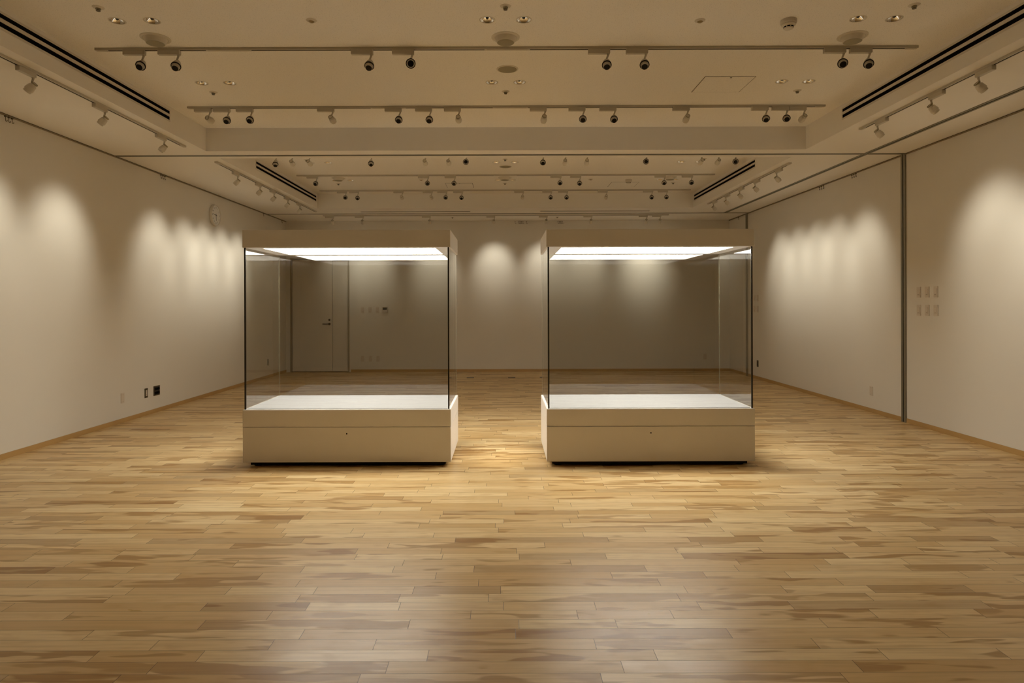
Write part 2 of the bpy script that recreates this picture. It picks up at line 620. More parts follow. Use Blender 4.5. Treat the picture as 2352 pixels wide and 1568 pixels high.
hx = DXM - 0.065
h = obj('door_handle', lathe(bmesh.new(), [(0, 0.012), (0.024, 0.012), (0.026, 0.0), (0.026, -0.001)], 24, Matrix.Translation((hx, yd - 0.001, 1.01)) @ Matrix.Rotation(PI / 2, 4, 'X')), 'bronze', d1, smooth=True)
obj('lever', tube(bmesh.new(), [(hx, yd - 0.012, 1.01), (hx, yd - 0.045, 1.01), (hx - 0.02, yd - 0.055, 1.01), (hx - 0.13, yd - 0.055, 1.01)], 0.009), 'bronze', h, smooth=True)
obj('door_lock', lathe(bmesh.new(), [(0, 0.014), (0.020, 0.014), (0.023, 0.0), (0.023, -0.001)], 24, Matrix.Translation((hx, yd - 0.001, 1.095)) @ Matrix.Rotation(PI / 2, 4, 'X')), 'bronze', d1, smooth=True)


# ------------------------------------------------------------------ showcases
def showcase(cx, cy, label, tilt=0.0):
    w, d = 1.80, 0.888
    hw, hd = w / 2, d / 2
    t = thing('showcase', label, 'display case', (cx, cy, 0), 'glass showcases in the gallery')
    # lower drawer box, with a stepped top that leaves the shadow gap
    def stepped(steps):
        bm = bmesh.new()
        rings = []
        for ins, z in steps:
            rings.append([bm.verts.new((sx * (hw - ins), sy * (hd - ins), z)) for sx, sy in ((-1, -1), (1, -1), (1, 1), (-1, 1))])
        for a, b in zip(rings, rings[1:]):
            for k in range(4):
                bm.faces.new((a[k], a[(k + 1) % 4], b[(k + 1) % 4], b[k]))
        bm.faces.new(rings[0]); bm.faces.new(rings[-1])
        return bm
    lower = obj('lower_base', stepped([(0.0, 0.044), (0.0, 0.346), (0.012, 0.346), (0.012, 0.351)]), 'case', t, bevel=0.0015)
    obj('keyhole', lathe(bmesh.new(), [(0, 0.001), (0.0055, 0.001), (0.006, 0.0), (0.006, -0.001)], 16,
                         Matrix.Translation((0.0, -hd - 0.0005, 0.290)) @ Matrix.Rotation(PI / 2, 4, 'X')), 'void', lower)
    ch = bx('chassis', -hw + 0.05, hw - 0.05, -hd + 0.05, hd - 0.05, 0.012, 0.0445, 'black', t)  # black block added under the base so the gap reads as deep shade
    ch['label'] = 'black recessed underframe'
    upper = obj('upper_base', stepped([(0.0, 0.351), (0.0, 0.496), (0.004, 0.500)]), 'case', t)
    obj('display_deck', stepped([(0.028, 0.500), (0.028, 0.504)]), 'deck', t)
    # hood: box with a recessed light in its underside; light inset differs front to back
    lx, ly0, ly1 = hw - 0.143, -hd + 0.098, hd - 0.080
    bm = bmesh.new()
    ring = lambda x, y0, y1, z: [bm.verts.new(p) for p in ((-x, y0, z), (x, y0, z), (x, y1, z), (-x, y1, z))]
    R = [ring(hw, -hd, hd, 2.053), ring(hw, -hd, hd, 1.902), ring(lx, ly0, ly1, 1.902), ring(lx, ly0, ly1, 1.912)]
    for a, b in zip(R, R[1:]):
        for k in range(4):
            bm.faces.new((a[k], a[(k + 1) % 4], b[(k + 1) % 4], b[k]))
    bm.faces.new(R[0]); bm.faces.new(R[-1])
    hood = obj('hood', bm, 'case', t, bevel=0.003)
    bm = bmesh.new()
    vs = [bm.verts.new(p) for p in ((-lx + 0.002, ly0 + 0.002, 1.9045), (lx - 0.002, ly0 + 0.002, 1.9045), (lx - 0.002, ly1 - 0.002, 1.9045), (-lx + 0.002, ly1 - 0.002, 1.9045),
                                    (-lx + 0.002, ly0 + 0.002, 1.911), (lx - 0.002, ly0 + 0.002, 1.911), (lx - 0.002, ly1 - 0.002, 1.911), (-lx + 0.002, ly1 - 0.002, 1.911))]
    for f in ((0, 3, 2, 1), (4, 5, 6, 7), (0, 1, 5, 4), (1, 2, 6, 5), (2, 3, 7, 6), (3, 0, 4, 7)):
        bm.faces.new([vs[i] for i in f])
    lp = obj('light_panel', bm, 'panel', hood)
    lp['label'] = 'glowing white light panel'
    # glass panes
    g0, th = 0.012, 0.010
    for nm, b_ in (('front', (-hw + g0 + 0.012, hw - g0 - 0.012, -hd + g0, -hd + g0 + th)), ('back', (-hw + g0 + 0.012, hw - g0 - 0.012, hd - g0 - th, hd - g0)),
                   ('sideA', (-hw + g0, -hw + g0 + th, -hd + g0 + 0.012, hd - g0 - 0.012)), ('sideB', (hw - g0 - th, hw - g0, -hd + g0 + 0.012, hd - g0 - 0.012))):
        bx('glass_pane', *b_, 0.500, 1.902, 'glass', t)
    for sx in (-1, 1):
        for sy in (-1, 1):
            s = 0.012 if sy < 0 else 0.004
            xo, yo = sx * (hw - g0), sy * (hd - g0)
            c = bx('corner_seal', min(xo, xo - sx * s), max(xo, xo - sx * s), min(yo, yo - sy * s), max(yo, yo - sy * s), 0.500, 1.902, 'seal' if sy < 0 else 'pale_seal', t)  # bare glass edges; dark reflection in front, light line behind, both painted in
            c['label'] = 'dark joint at glass corner' if sy < 0 else 'pale joint at glass corner'
    for sx in (-1, 1):
        for sy in (-1, 1):
            ft = obj('foot', lathe(bmesh.new(), [(0.034, 0.0), (0.036, 0.006), (0.030, 0.010), (0.012, 0.011), (0.012, 0.044)], 24, None, True, True), 'black', t, smooth=True, loc=(sx * (hw - 0.10), sy * (hd - 0.10), 0))
            ft['label'] = 'black levelling foot'
    return t


showcase(-1.365, 6.017, 'white glass showcase on the left, with a door and switches seen through it')
showcase(1.266, 6.017, 'white glass showcase on the right, with bare back wall seen through it')


# ------------------------------------------------------------------ lighting tracks
TR_H, TR_W = 0.0185, 0.034
def track(label, p0, p1, ztop, joints=()):
    (x0, y0), (x1, y1) = p0, p1
    along_x = abs(x1 - x0) > abs(y1 - y0)
    t = thing('lighting_track', label, 'lighting track', (x0, y0, ztop), 'ceiling lighting tracks')
    L_ = math.hypot(x1 - x0, y1 - y0)
    def seg(nm, a, b, w, z0, z1, mat):
        if along_x:
            return bx(nm, a, b, -w / 2, w / 2, z0, z1, mat, t)
        return bx(nm, -w / 2, w / 2, a, b, z0, z1, mat, t)
    seg('rail', 0, L_, TR_W, -TR_H, 0, 'lamp_body')
    cuts = [0.10] + [v for j in joints for v in (j - 0.18, j + 0.18)] + [L_ - 0.10]
    for a, b in zip(cuts[0::2], cuts[1::2]):
        seg('slot', a, b, 0.009, -TR_H - 0.0012, -TR_H + 0.001, 'void')
    for j in joints:
        seg('joiner', j - 0.16, j + 0.16, 0.022, -TR_H - 0.003, -TR_H, 'lamp_body')
    for a in (0.02, L_ - 0.09):
        seg('end_feed', a, a + 0.07, 0.024, -TR_H - 0.003, -TR_H, 'lamp_body')
    return t


track('ceiling track across the raised ceiling nearest the camera, holding eight black-rimmed spotlights', (-3.22, 5.09), (3.27, 5.09), ZU, (1.05, 3.25))
track('ceiling track just before the ceiling beam, holding fourteen mixed spotlights', (-3.23, 6.59), (3.286, 6.59), ZU, (2.05, 3.30))
track('ceiling track in the rear raised ceiling, hidden by the beam in front', (-3.23, 8.60), (3.29, 8.60), ZU, (3.25,))
track('middle ceiling track in the rear raised ceiling, holding seven black-rimmed spotlights', (-3.23, 10.05), (3.29, 10.05), ZU, (3.25,))
track('furthest ceiling track in the rear raised ceiling, close to its far edge', (-3.25, 11.38), (3.30, 11.38), ZU, (3.25,))
track('ceiling track along the far wall, behind both showcases', (-3.55, 12.66), (3.24, 12.66), ZS)
track('ceiling track by the left wall, nearer to the camera', (-3.53, 3.6), (-3.53, 7.13), ZS)
track('ceiling track by the left wall, further back near the clock', (-3.53, 7.90), (-3.53, 12.1), ZS)
track('ceiling track by the right wall, nearer to the camera', (3.60, 2.9), (3.60, 6.50), ZS)
track('ceiling track by the right wall, further back behind the post', (3.58, 8.05), (3.58, 11.3), ZS)

# ------------------------------------------------------------------ spotlights
ADP_L, ADP_H, ADP_W, STEM = 0.19, 0.036, 0.034, 0.042

def adapter_bm():
    """Driver box below the track, stem end at the origin, box running towards -X."""
    bm = box(bmesh.new(), -ADP_L + 0.038, 0.020, -ADP_W / 2, ADP_W / 2, -ADP_H, 0)
    bmesh.ops.bevel(bm, geom=[e for e in bm.edges], offset=0.002, segments=1, affect='EDGES')
    return bm

def stem_bm(bend):
    return tube(bmesh.new(), [(0.006, 0, -ADP_H + 0.001), (0.006, 0, -ADP_H - 0.008), (0.002, bend * 0.3, -ADP_H - 0.020), (-0.004, bend * 0.8, -ADP_H - 0.034), (-0.006, bend, -ADP_H - STEM - 0.012)],
                [0.0125, 0.0085, 0.0075, 0.0075, 0.0085], 12)

def build_ring():
    t = thing('spotlight', '', 'spotlight')
    obj('adapter_box', adapter_bm(), 'lamp_body', t)
    obj('stem', stem_bm(0.0), 'lamp_body', t, smooth=True)
    hd = obj('lamp_head', lathe(bmesh.new(), [(0, 0.066), (0.012, 0.065), (0.020, 0.058), (0.027, 0.042), (0.033, 0.022), (0.036, 0.004), (0.0355, 0.001), (0.028, 0.001)], 36, None, False, True), 'lamp_body', t, smooth=True)
    obj('black_rim', lathe(bmesh.new(), [(0.0330, 0.003), (0.0378, 0.003), (0.0384, -0.003), (0.0375, -0.0075), (0.0335, -0.0075), (0.0325, -0.002), (0.0330, 0.003)], 36), 'black', hd, smooth=True)
    obj('inner_tube', lathe(bmesh.new(), [(0.0325, 0.001), (0.0310, -0.002), (0.0270, -0.0305), (0.0258, -0.0325), (0.0246, -0.0325), (0.0235, -0.016), (0.0235, 0.001)], 36), 'lamp_body', hd, smooth=True)
    obj('lens', lathe(bmesh.new(), [(0.0, -0.0310), (0.0230, -0.0310), (0.0243, -0.0322), (0.0247, -0.0300), (0.0236, -0.020), (0.0, -0.020)], 32), 'black', hd, smooth=True)
    return t

def build_drum(lit):
    def f():
        t = thing('spotlight', '', 'spotlight')
        obj('adapter_box', adapter_bm(), 'lamp_body', t)
        obj('stem', stem_bm(0.0), 'lamp_body', t, smooth=True)
        hd = obj('lamp_head', lathe(bmesh.new(), [(0.0000, 0.0406), (0.0182, 0.0406), (0.0205, 0.0382), (0.0205, 0.0234), (0.0251, 0.0218), (0.0274, 0.0187), (0.0327, -0.0140), (0.0327, -0.0234), (0.0281, -0.0257), (0.0281, -0.0421), (0.0262, -0.0421), (0.0251, -0.0312), (0.0000, -0.0312)], 36), 'fixture', t, smooth=True)
        obj('rear_ring', lathe(bmesh.new(), [(0.0209, 0.0437), (0.0232, 0.0429), (0.0239, 0.0374), (0.0232, 0.0335), (0.0204, 0.0335), (0.0204, 0.0437), (0.0209, 0.0437)], 32), 'grey', hd, smooth=True)
        obj('lens', lathe(bmesh.new(), [(0.0000, -0.0316), (0.0247, -0.0316), (0.0247, -0.0339), (0.0000, -0.0347)], 32), 'lit' if lit else 'lamp', hd, smooth=True)
        return t
    return f

ring_maker, drum_maker, lit_maker = Maker(build_ring), Maker(build_drum(False)), Maker(build_drum(True))

def aim_head(t, aim, offset):
    aim = Vector(aim).normalized()
    if t.rotation_euler.z:
        loc_aim = Matrix.Rotation(-t.rotation_euler.z, 3, 'Z') @ aim
    else:
        loc_aim = aim
    for c in t.children:
        if c.name.startswith('lamp_head'):
            c.rotation_mode = 'QUATERNION'
            c.rotation_quaternion = loc_aim.to_track_quat('-Z', 'Y')
            c.location = Vector((-0.006, 0, -ADP_H - STEM - 0.028)) + loc_aim * offset
            return c

def to_camera(p):
    return (Vector((0, 0, CAM_H)) - Vector(p)).normalized()

def place_ring(x, y, ztop, side, down, label, group):
    p = (x, y, ztop - TR_H)
    t = ring_maker(label, p, group)
    d = Vector((-0.05 * x, -1.0, -0.40)).normalized()
    d = to_camera((x, y, ztop - 0.12)) + Vector((side * 1.2, 0, -down * 1.5))
    aim_head(t, d, 0.030)
    return t

def beam_profile(ld):
    """Soft reflector beam: intensity falls as a power of the cosine from the lamp axis, with a little spill."""
    ld.use_nodes = True
    nt = ld.node_tree
    N, L = nt.nodes, nt.links
    em = next(n for n in N if n.type == 'EMISSION')
    tc = N.new('ShaderNodeTexCoord')
    sp = N.new('ShaderNodeSeparateXYZ')
    L.new(tc.outputs['Normal'], sp.inputs[0])
    ab = N.new('ShaderNodeMath'); ab.operation = 'ABSOLUTE'
    L.new(sp.outputs['Z'], ab.inputs[0])
    mr = N.new('ShaderNodeMapRange'); mr.interpolation_type = 'SMOOTHSTEP'
    L.new(ab.outputs[0], mr.inputs[0])
    mr.inputs[1].default_value = math.cos(math.radians(BEAM_OUT)); mr.inputs[2].default_value = math.cos(math.radians(BEAM_IN))
    ad = N.new('ShaderNodeMath'); ad.operation = 'MULTIPLY_ADD'
    sq = N.new('ShaderNodeMath'); sq.operation = 'MULTIPLY'
    L.new(mr.outputs[0], sq.inputs[0]); L.new(mr.outputs[0], sq.inputs[1])
    L.new(sq.outputs[0], ad.inputs[0]); ad.inputs[1].default_value = 1.0; ad.inputs[2].default_value = 0.012
    L.new(ad.outputs[0], em.inputs['Strength'])

def place_drum(x, y, ztop, aim, label, group, lit=False, rotz=0.0, power=1.0):
    p = (x, y, ztop - TR_H)
    t = (lit_maker if lit else drum_maker)(label, p, group, (0, 0, rotz))
    h_ = aim_head(t, aim, 0.012)
    if lit:
        ld = bpy.data.lights.new('spot_beam', 'SPOT')
        ld.energy = SPOT_POWER * power
        ld.color = SPOT_COLOR
        ld.spot_size = math.radians(SPOT_ANGLE)
        ld.spot_blend = 1.0
        ld.shadow_soft_size = 0.03
        beam_profile(ld)
        lo = bpy.data.objects.new('spot_beam', ld)
        COL.objects.link(lo)
        lo.parent = h_
        lo.location = (0, 0, -0.048)
    return t

G1, G2, G3, G4, G5, G6 = ('spotlights on the frontmost ceiling track', 'spotlights on the track before the ceiling beam', 'spotlights partly hidden behind the ceiling beam',
                          'spotlights on the middle rear track', 'spotlights on the furthest raised track', 'spotlights washing the far wall')
X_ = lambda px, y: (px - 1158.0) * y / FPX
OFF = 0.006
# frontmost track: eight black-rimmed lamps
for k, (px, sd, dn) in enumerate(((328, -.35, .30), (408, -.28, .50), (851, -.18, .62), (945, 0, .02), (1395, .04, .55), (1482, .02, .52), (1936, .12, .22), (1996, .10, .42))):
    place_ring(X_(px, 5.09) + OFF, 5.09, ZU, sd, dn, 'black-rimmed white spotlight, %s from left on the ceiling track nearest the camera' % ORD[k], G1)
# second track: rims and plain drums
row = [(481, 'd', .30, .25), (524, 'r', -.25, .42), (577, 'r', -.22, .30), (763, 'd', .25, .45), (918, 'r', -.12, .40), (988, 'r', -.10, .42), (1054, 'd', .05, .30), (1251, 'd', -.10, .55),
       (1340, 'r', .0, .32), (1411, 'r', .08, .42), (1579, 'd', -.12, .55), (1760, 'r', .10, .40), (1807, 'r', .12, .26), (1847, 'd', -.25, .50)]
kr = kd = 0
for px, kind, sd, dn in row:
    if kind == 'r':
        place_ring(X_(px, 6.59) + OFF, 6.59, ZU, sd, dn, 'black-rimmed white spotlight, %s such from left on the track before the beam' % ORD[kr], G2); kr += 1
    else:
        place_drum(X_(px, 6.59) + OFF, 6.59, ZU, (sd, 1.0, -dn), 'plain white spotlight turned away, %s such from left on the track before the beam' % ORD[kd], G2); kd += 1
row = [(634, 'r', -.1, .85), (671, 'd', .1, .4), (711, 'd', .3, .5), (853, 'r', .0, .65), (977, 'd', .1, .4), (1031, 'd', .1, .4), (1071, 'r', 0, .0), (1248, 'r', 0, .32), (1299, 'd', 0, .6), (1349, 'd', 0, .6),
       (1485, 'r', 0, .05), (1612, 'd', -.3, .5), (1651, 'd', -.2, .6), (1690, 'r', .05, .12)]
kr = kd = 0
for px, kind, sd, dn in row:
    if kind == 'r':
        place_ring(X_(px, 8.6) + OFF, 8.6, ZU, sd, dn, 'black-rimmed spotlight showing just under the beam edge, %s such from left' % ORD[kr], G3); kr += 1
    else:
        place_drum(X_(px, 8.6) + OFF, 8.6, ZU, (sd, 1.0, -dn), 'plain white spotlight showing just under the beam edge, %s such from left' % ORD[kd], G3); kd += 1
for k, (px, sd, dn) in enumerate(((727, -.25, .25), (982.5, .02, .22), (1044, -.1, .30), (1286.7, .05, .25), (1332, 0, .45), (1526, .05, .32), (1588.5, .1, .25))):
    place_ring(X_(px, 10.05) + OFF, 10.05, ZU, sd, dn, 'small black-rimmed spotlight, %s from left on the middle rear ceiling track' % ORD[k], G4)
row = [(794, 'r', -.05, .12), (822, 'r', -.05, .45), (923.6, 'd', .05, .35), (991, 'd', .05, .35), (1024.5, 'r', -.05, .25), (1061, 'r', -.05, .45), (1201, 'd', 0, .35), (1265.5, 'r', 0, .42), (1302, 'r', 0, .45),
       (1393, 'd', 0, .5), (1497.4, 'r', .05, .5), (1531.3, 'r', .05, .42)]
kr = kd = 0
for px, kind, sd, dn in row:
    if kind == 'r':
        place_ring(X_(px, 11.38) + OFF, 11.38, ZU, sd, dn, 'small black-rimmed spotlight, %s such from left on the furthest raised ceiling track' % ORD[kr], G5); kr += 1
    else:
        place_drum(X_(px, 11.38) + OFF, 11.38, ZU, (sd, 1.0, -dn), 'small plain spotlight, %s such from left on the furthest raised ceiling track' % ORD[kd], G5); kd += 1
# lamps lighting the far wall
for k, px in enumerate((764.6, 833, 987, 1135, 1255.4, 1358, 1485, 1516)):
    place_drum(X_(px, 12.66) + OFF, 12.66, ZS, (0.0, 1.0, -1.0), 'lit plain spotlight aimed at the far wall, %s from left along that wall' % ORD[k], G6, True, power=BACK_P[k] if 'BACK_P' in globals() else 0.55)
# lamps lighting the side walls
for k, (y, pw) in enumerate(((4.83, 0.5), (5.70, 1.0), (6.70, 1.0))):
    place_drum(-3.53, y, ZS, (-1.0, -0.06, -1.02), 'lit plain spotlight by the left wall, %s in the near row from the camera' % ORD[k], 'spotlights on the near track by the left wall', True, PI / 2, pw)
for k, (y, pw) in enumerate(((8.55, .9), (9.33, .8), (9.90, .9), (10.53, .9), (11.15, .9))):
    place_drum(-3.53, y, ZS, (-1.0, -0.06, -1.02), 'lit plain spotlight by the left wall, %s in the far row near the clock' % ORD[k], 'spotlights on the far track by the left wall', True, PI / 2, pw)
for k, (y, pw) in enumerate(((4.88, 0.5), (5.42, 0.9), (6.20, 1.05))):
    place_drum(3.60, y, ZS, (1.0, 0.0, -0.98), 'lit plain spotlight by the right wall, %s in the near row from the camera' % ORD[k], 'spotlights on the near track by the right wall', True, PI / 2, pw)
for k, (y, pw) in enumerate(((8.45, .9), (9.18, .8), (9.78, .8), (10.38, .8), (11.0, .8))):
    place_drum(3.58, y, ZS, (1.0, 0.0, -0.98), 'lit plain spotlight by the right wall, %s in the far row behind the post' % ORD[k], 'spotlights on the far track by the right wall', True, PI / 2, pw)

# ------------------------------------------------------------------ ceiling fittings
def build_downlight():
    t = thing('downlight', '', 'downlight')
    obj('trim_ring', lathe(bmesh.new(), [(0.050, 0.001), (0.050, -0.0015), (0.054, -0.003), (0.058, -0.001), (0.058, 0.0)], 40), 'fixture', t, smooth=True)
    obj('reflector', lathe(bmesh.new(), [(0.0505, -0.001), (0.0475, 0.006), (0.041, 0.014), (0.031, 0.0225), (0.020, 0.029), (0.010, 0.032)], 40), 'chrome', t, smooth=True)
    obj('bulb', lathe(bmesh.new(), [(0.0, 0.006), (0.007, 0.007), (0.011, 0.012), (0.012, 0.022), (0.012, 0.034), (0.0, 0.035)], 24), 'lamp', t, smooth=True)
    return t
mk = Maker(build_downlight)
for (y, xs), nm in zip(DL_ROWS.items(), ('frontmost ceiling row', 'ceiling row before the beam', 'ceiling row just past the beam', 'furthest ceiling row')):
    for k, x in enumerate(xs):
        mk('chrome downlight, %s one of the %s pair in the %s' % (('left', 'right')[k % 2], ('left', 'middle', 'right')[k // 2], nm), (x, y, ZU), 'chrome downlights in the raised ceilings')

def build_sprinkler():
    t = thing('sprinkler', '', 'sprinkler')
    obj('escutcheon', lathe(bmesh.new(), [(0.018, -0.008), (0.024, -0.0065), (0.036, -0.002), (0.038, 0.0)], 32, None, True, False), 'fixture', t, smooth=True)
    hd = obj('sprinkler_head', lathe(bmesh.new(), [(0.0, -0.022), (0.010, -0.022), (0.011, -0.018), (0.017, -0.015), (0.0175, -0.008), (0.0, -0.0078)], 20), 'steel', t, smooth=True)
    obj('deflector', lathe(bmesh.new(), [(0.0, -0.025), (0.014, -0.025), (0.014, -0.0222), (0.0, -0.022)], 20), 'bronze', hd, smooth=True)
    return t
mk = Maker(build_sprinkler)
for (y, xs), nm in (((4.39, (-2.76, 0.015, 2.80)), 'at the top edge of the picture'), ((6.14, (-2.765, 0.02, 2.80)), 'between the two front ceiling tracks'), ((9.0, (-2.755, 0.02, 2.80)), 'just past the beam'), ((10.77, (-2.765, 0.02, 2.83)), 'between the two rear ceiling tracks')):
    for k, x in enumerate(xs):
        mk('small ceiling sprinkler head, %s one of three %s' % (('left', 'middle', 'right')[k], nm), (x, y, ZU), 'ceiling sprinklers')
for x, lb in ((-1.035, 'tiny ceiling sprinkler above the far wall, over the left showcase'), (1.075, 'tiny ceiling sprinkler above the far wall, over the right showcase')):
    mk(lb, (x, 12.98, ZS), 'ceiling sprinklers')

def build_sensor():
    t = thing('heat_detector', '', 'detector')
    obj('base_ring', lathe(bmesh.new(), [(0.020, -0.009), (0.026, -0.008), (0.036, -0.003), (0.038, 0.0)], 32, None, True), 'fixture', t, smooth=True)
    obj('sensor_dome', lathe(bmesh.new(), [(0.0, -0.017), (0.010, -0.016), (0.018, -0.012), (0.021, -0.0088), (0.0, -0.0086)], 24), 'olive', t, smooth=True)
    return t
mk = Maker(build_sensor)
for x, y, lb in ((-1.37, 4.60, 'small round sensor with amber dome, left one in the front ceiling'), (1.41, 4.62, 'small round sensor with amber dome, right one in the front ceiling'),
                 (-1.34, 10.45, 'small round sensor with amber dome, left one in the rear ceiling'), (1.41, 10.45, 'small round sensor with amber dome, right one in the rear ceiling')):
    mk(lb, (x, y, ZU), 'small round ceiling sensors')

def build_smoke():
    t = thing('smoke_detector', '', 'smoke detector')
    obj('base', lathe(bmesh.new(), [(0.056, 0.0), (0.056, -0.022), (0.053, -0.026), (0.0, -0.026)], 40), 'fixture', t, smooth=True)
    b_ = obj('sensor_cap', lathe(bmesh.new(), [(0.051, -0.026), (0.049, -0.036), (0.038, -0.044), (0.034, -0.046), (0.034, -0.056), (0.030, -0.062), (0.0, -0.064)], 40), 'fixture', t, smooth=True)
    for k in range(8):
        a0, a1 = 2 * PI * (k + 0.14) / 8, 2 * PI * (k + 0.86) / 8
        bm = bmesh.new()
        A = []
        for r in (0.0335, 0.0352):
            for z in (-0.0475, -0.0555):
                A.append([bm.verts.new((r * math.cos(a0 + (a1 - a0) * i / 5), r * math.sin(a0 + (a1 - a0) * i / 5), z)) for i in range(6)])
        for i in range(5):
            for p, q in ((0, 1), (1, 3), (3, 2), (2, 0)):
                bm.faces.new((A[p][i], A[p][i + 1], A[q][i + 1], A[q][i]))
        for i in (0, 5):
            bm.faces.new((A[0][i], A[1][i], A[3][i], A[2][i]))
        obj('vent_slot', bm, 'void', b_)
    return t
mk = Maker(build_smoke)
mk('white smoke detector with dark slots, in the front ceiling near the right downlights', (2.045, 4.62, ZU), 'smoke detectors')
mk('white smoke detector in the rear ceiling, above the rear right hatch', (2.035, 10.50, ZU), 'smoke detectors')

def build_cone():
    t = thing('ceiling_diffuser', '', 'ceiling diffuser')
    obj('flange', lathe(bmesh.new(), [(0.108, 0.0), (0.108, -0.003), (0.101, -0.007), (0.098, -0.0055), (0.092, -0.009), (0.082, -0.004)], 48, None, False, True), 'fixture', t, smooth=True)
    c = obj('cone', lathe(bmesh.new(), [(0.083, -0.004), (0.080, -0.010), (0.074, -0.024), (0.069, -0.037), (0.067, -0.041), (0.064, -0.041)], 48, None, False, True), 'fixture', t, smooth=True)
    obj('grille', lathe(bmesh.new(), [(0.0, -0.0435), (0.060, -0.0435), (0.064, -0.0425), (0.064, -0.0405), (0.0, -0.0405)], 48), 'grey', c, smooth=True)
    return t
mk = Maker(build_cone)
for y, nm in ((4.90, 'before the frontmost track'), (10.30, 'in the rear ceiling')):
    for k, x in enumerate((-2.645, 0.017, 2.655)):
        mk('white cone-shaped ceiling fitting with grey disc, %s one of three %s' % (('left', 'middle', 'right')[k], nm), (x, y, ZU), 'cone-shaped ceiling fittings')

def build_flush():
    t = thing('ceiling_speaker', '', 'speaker')
    obj('ring', lathe(bmesh.new(), [(0.080, -0.004), (0.083, -0.0055), (0.092, -0.003), (0.094, 0.0)], 48, None, True), 'fixture', t, smooth=True)
    obj('grille', lathe(bmesh.new(), [(0.0, -0.0062), (0.078, -0.0056), (0.0815, -0.0042), (0.0, -0.0041)], 48), 'grey', t, smooth=True)
    return t
mk = Maker(build_flush)
mk('flat round grey speaker grille in the ceiling, between the two front tracks', (0.034, 5.56, ZU), 'flat ceiling speakers')
mk('flat round grey speaker grille in the rear ceiling, just past the beam', (0.025, 9.48, ZU), 'flat ceiling speakers')

def hatch(label, x0, x1, y0, y1, dot):
    t = thing('access_hatch', label, 'ceiling hatch', ((x0 + x1) / 2, (y0 + y1) / 2, ZU), 'ceiling access hatches')
    hx, hy = (x1 - x0) / 2, (y1 - y0) / 2
    bx('frame', -hx, hx, -hy, hy, -0.0015, 0, 'bronze', t)
    bx('hatch_panel', -hx + 0.0065, hx - 0.0065, -hy + 0.0065, hy - 0.0065, -0.0032, -0.0013, 'board', t)
    obj('latch', lathe(bmesh.new(), [(0.009, -0.0031), (0.009, -0.005), (0.0, -0.005)], 16), 'bronze', t, loc=(dot * hx, -hy + 0.022, 0))
hatch('square ceiling hatch outlined by a thin line, in the front right ceiling', 1.80, 2.258, 5.755, 6.18, 0.05)
hatch('ceiling hatch outlined by a thin line, in the rear right ceiling', 1.79, 2.25, 10.70, 11.13, 0.05)
hatch('ceiling hatch outlined by a thin line, in the rear left ceiling', -0.98, -0.52, 10.75, 11.20, 0.05)

# linear air slots on the coffer sides
def air_slot(label, face_x, y0, y1, sgn, z0=3.295, z1=3.385):
    """sgn: direction from the face into the room along X."""
    t = thing('air_slot_diffuser', label, 'air vent', (face_x, (y0 + y1) / 2, (z0 + z1) / 2), 'linear air vents on the ceiling sides')
    hy, hz = (y1 - y0) / 2, (z1 - z0) / 2
    def slab(nm, a, b, c, d, t0, t1, mat):
        return bx(nm, min(sgn * t0, sgn * t1), max(sgn * t0, sgn * t1), a, b, c, d, mat, t)
    slab('frame', -hy - 0.018, hy + 0.018, -hz - 0.018, hz + 0.018, 0.0, 0.003, 'fixture')
    b_ = hz * 0.30
    slab('slot', -hy, hy, b_, hz, 0.0028, 0.0040, 'void')
    slab('slot', -hy, hy, -hz, -b_, 0.0028, 0.0040, 'void')
    slab('centre_bar', -hy, hy, -b_ * 0.92, b_ * 0.92, 0.0029, 0.009, 'fixture')
air_slot('long twin-slot air vent on the left side of the front raised ceiling', CXL, 1.2, 6.57, 1)
air_slot('long twin-slot air vent on the right side of the front raised ceiling', CXR, 1.2, 6.57, -1)
air_slot('twin-slot air vent on the left side of the rear raised ceiling', CXL, 8.87, 11.70, 1)
air_slot('twin-slot air vent on the right side of the rear raised ceiling', CXR, 8.87, 11.70, -1)
for x0, x1, lb in ((-2.70, -0.64, 'thin dark slot vent in the low ceiling above the left showcase'), (0.69, 2.75, 'thin dark slot vent in the low ceiling above the right showcase')):
    t = thing('ceiling_slot_vent', lb, 'air vent', ((x0 + x1) / 2, 12.18, ZS), 'slot vents in the low ceiling')
    hw = (x1 - x0) / 2
    bx('frame', -hw - 0.012, hw + 0.012, -0.030, 0.030, -0.003, 0, 'fixture', t)
    bx('slot', -hw, hw, -0.016, 0.016, -0.0042, -0.0028, 'void', t)

# ------------------------------------------------------------------ clock
ck = thing('wall_clock', 'round white wall clock with black hands high on the left wall', 'clock', (XL, 10.2, 2.83))
toX = Matrix.Rotation(PI / 2, 4, 'Y')
obj('case', lathe(bmesh.new(), [(0.160, 0.0), (0.167, 0.004), (0.168, 0.036), (0.164, 0.043), (0.156, 0.043), (0.152, 0.036), (0.152, 0.030), (0.0, 0.030)], 56, toX), 'white', ck, smooth=True)
dial = obj('dial', lathe(bmesh.new(), [(0.1515, 0.0300), (0.1515, 0.0325), (0.0, 0.0325)], 48, toX), 'dial', ck)
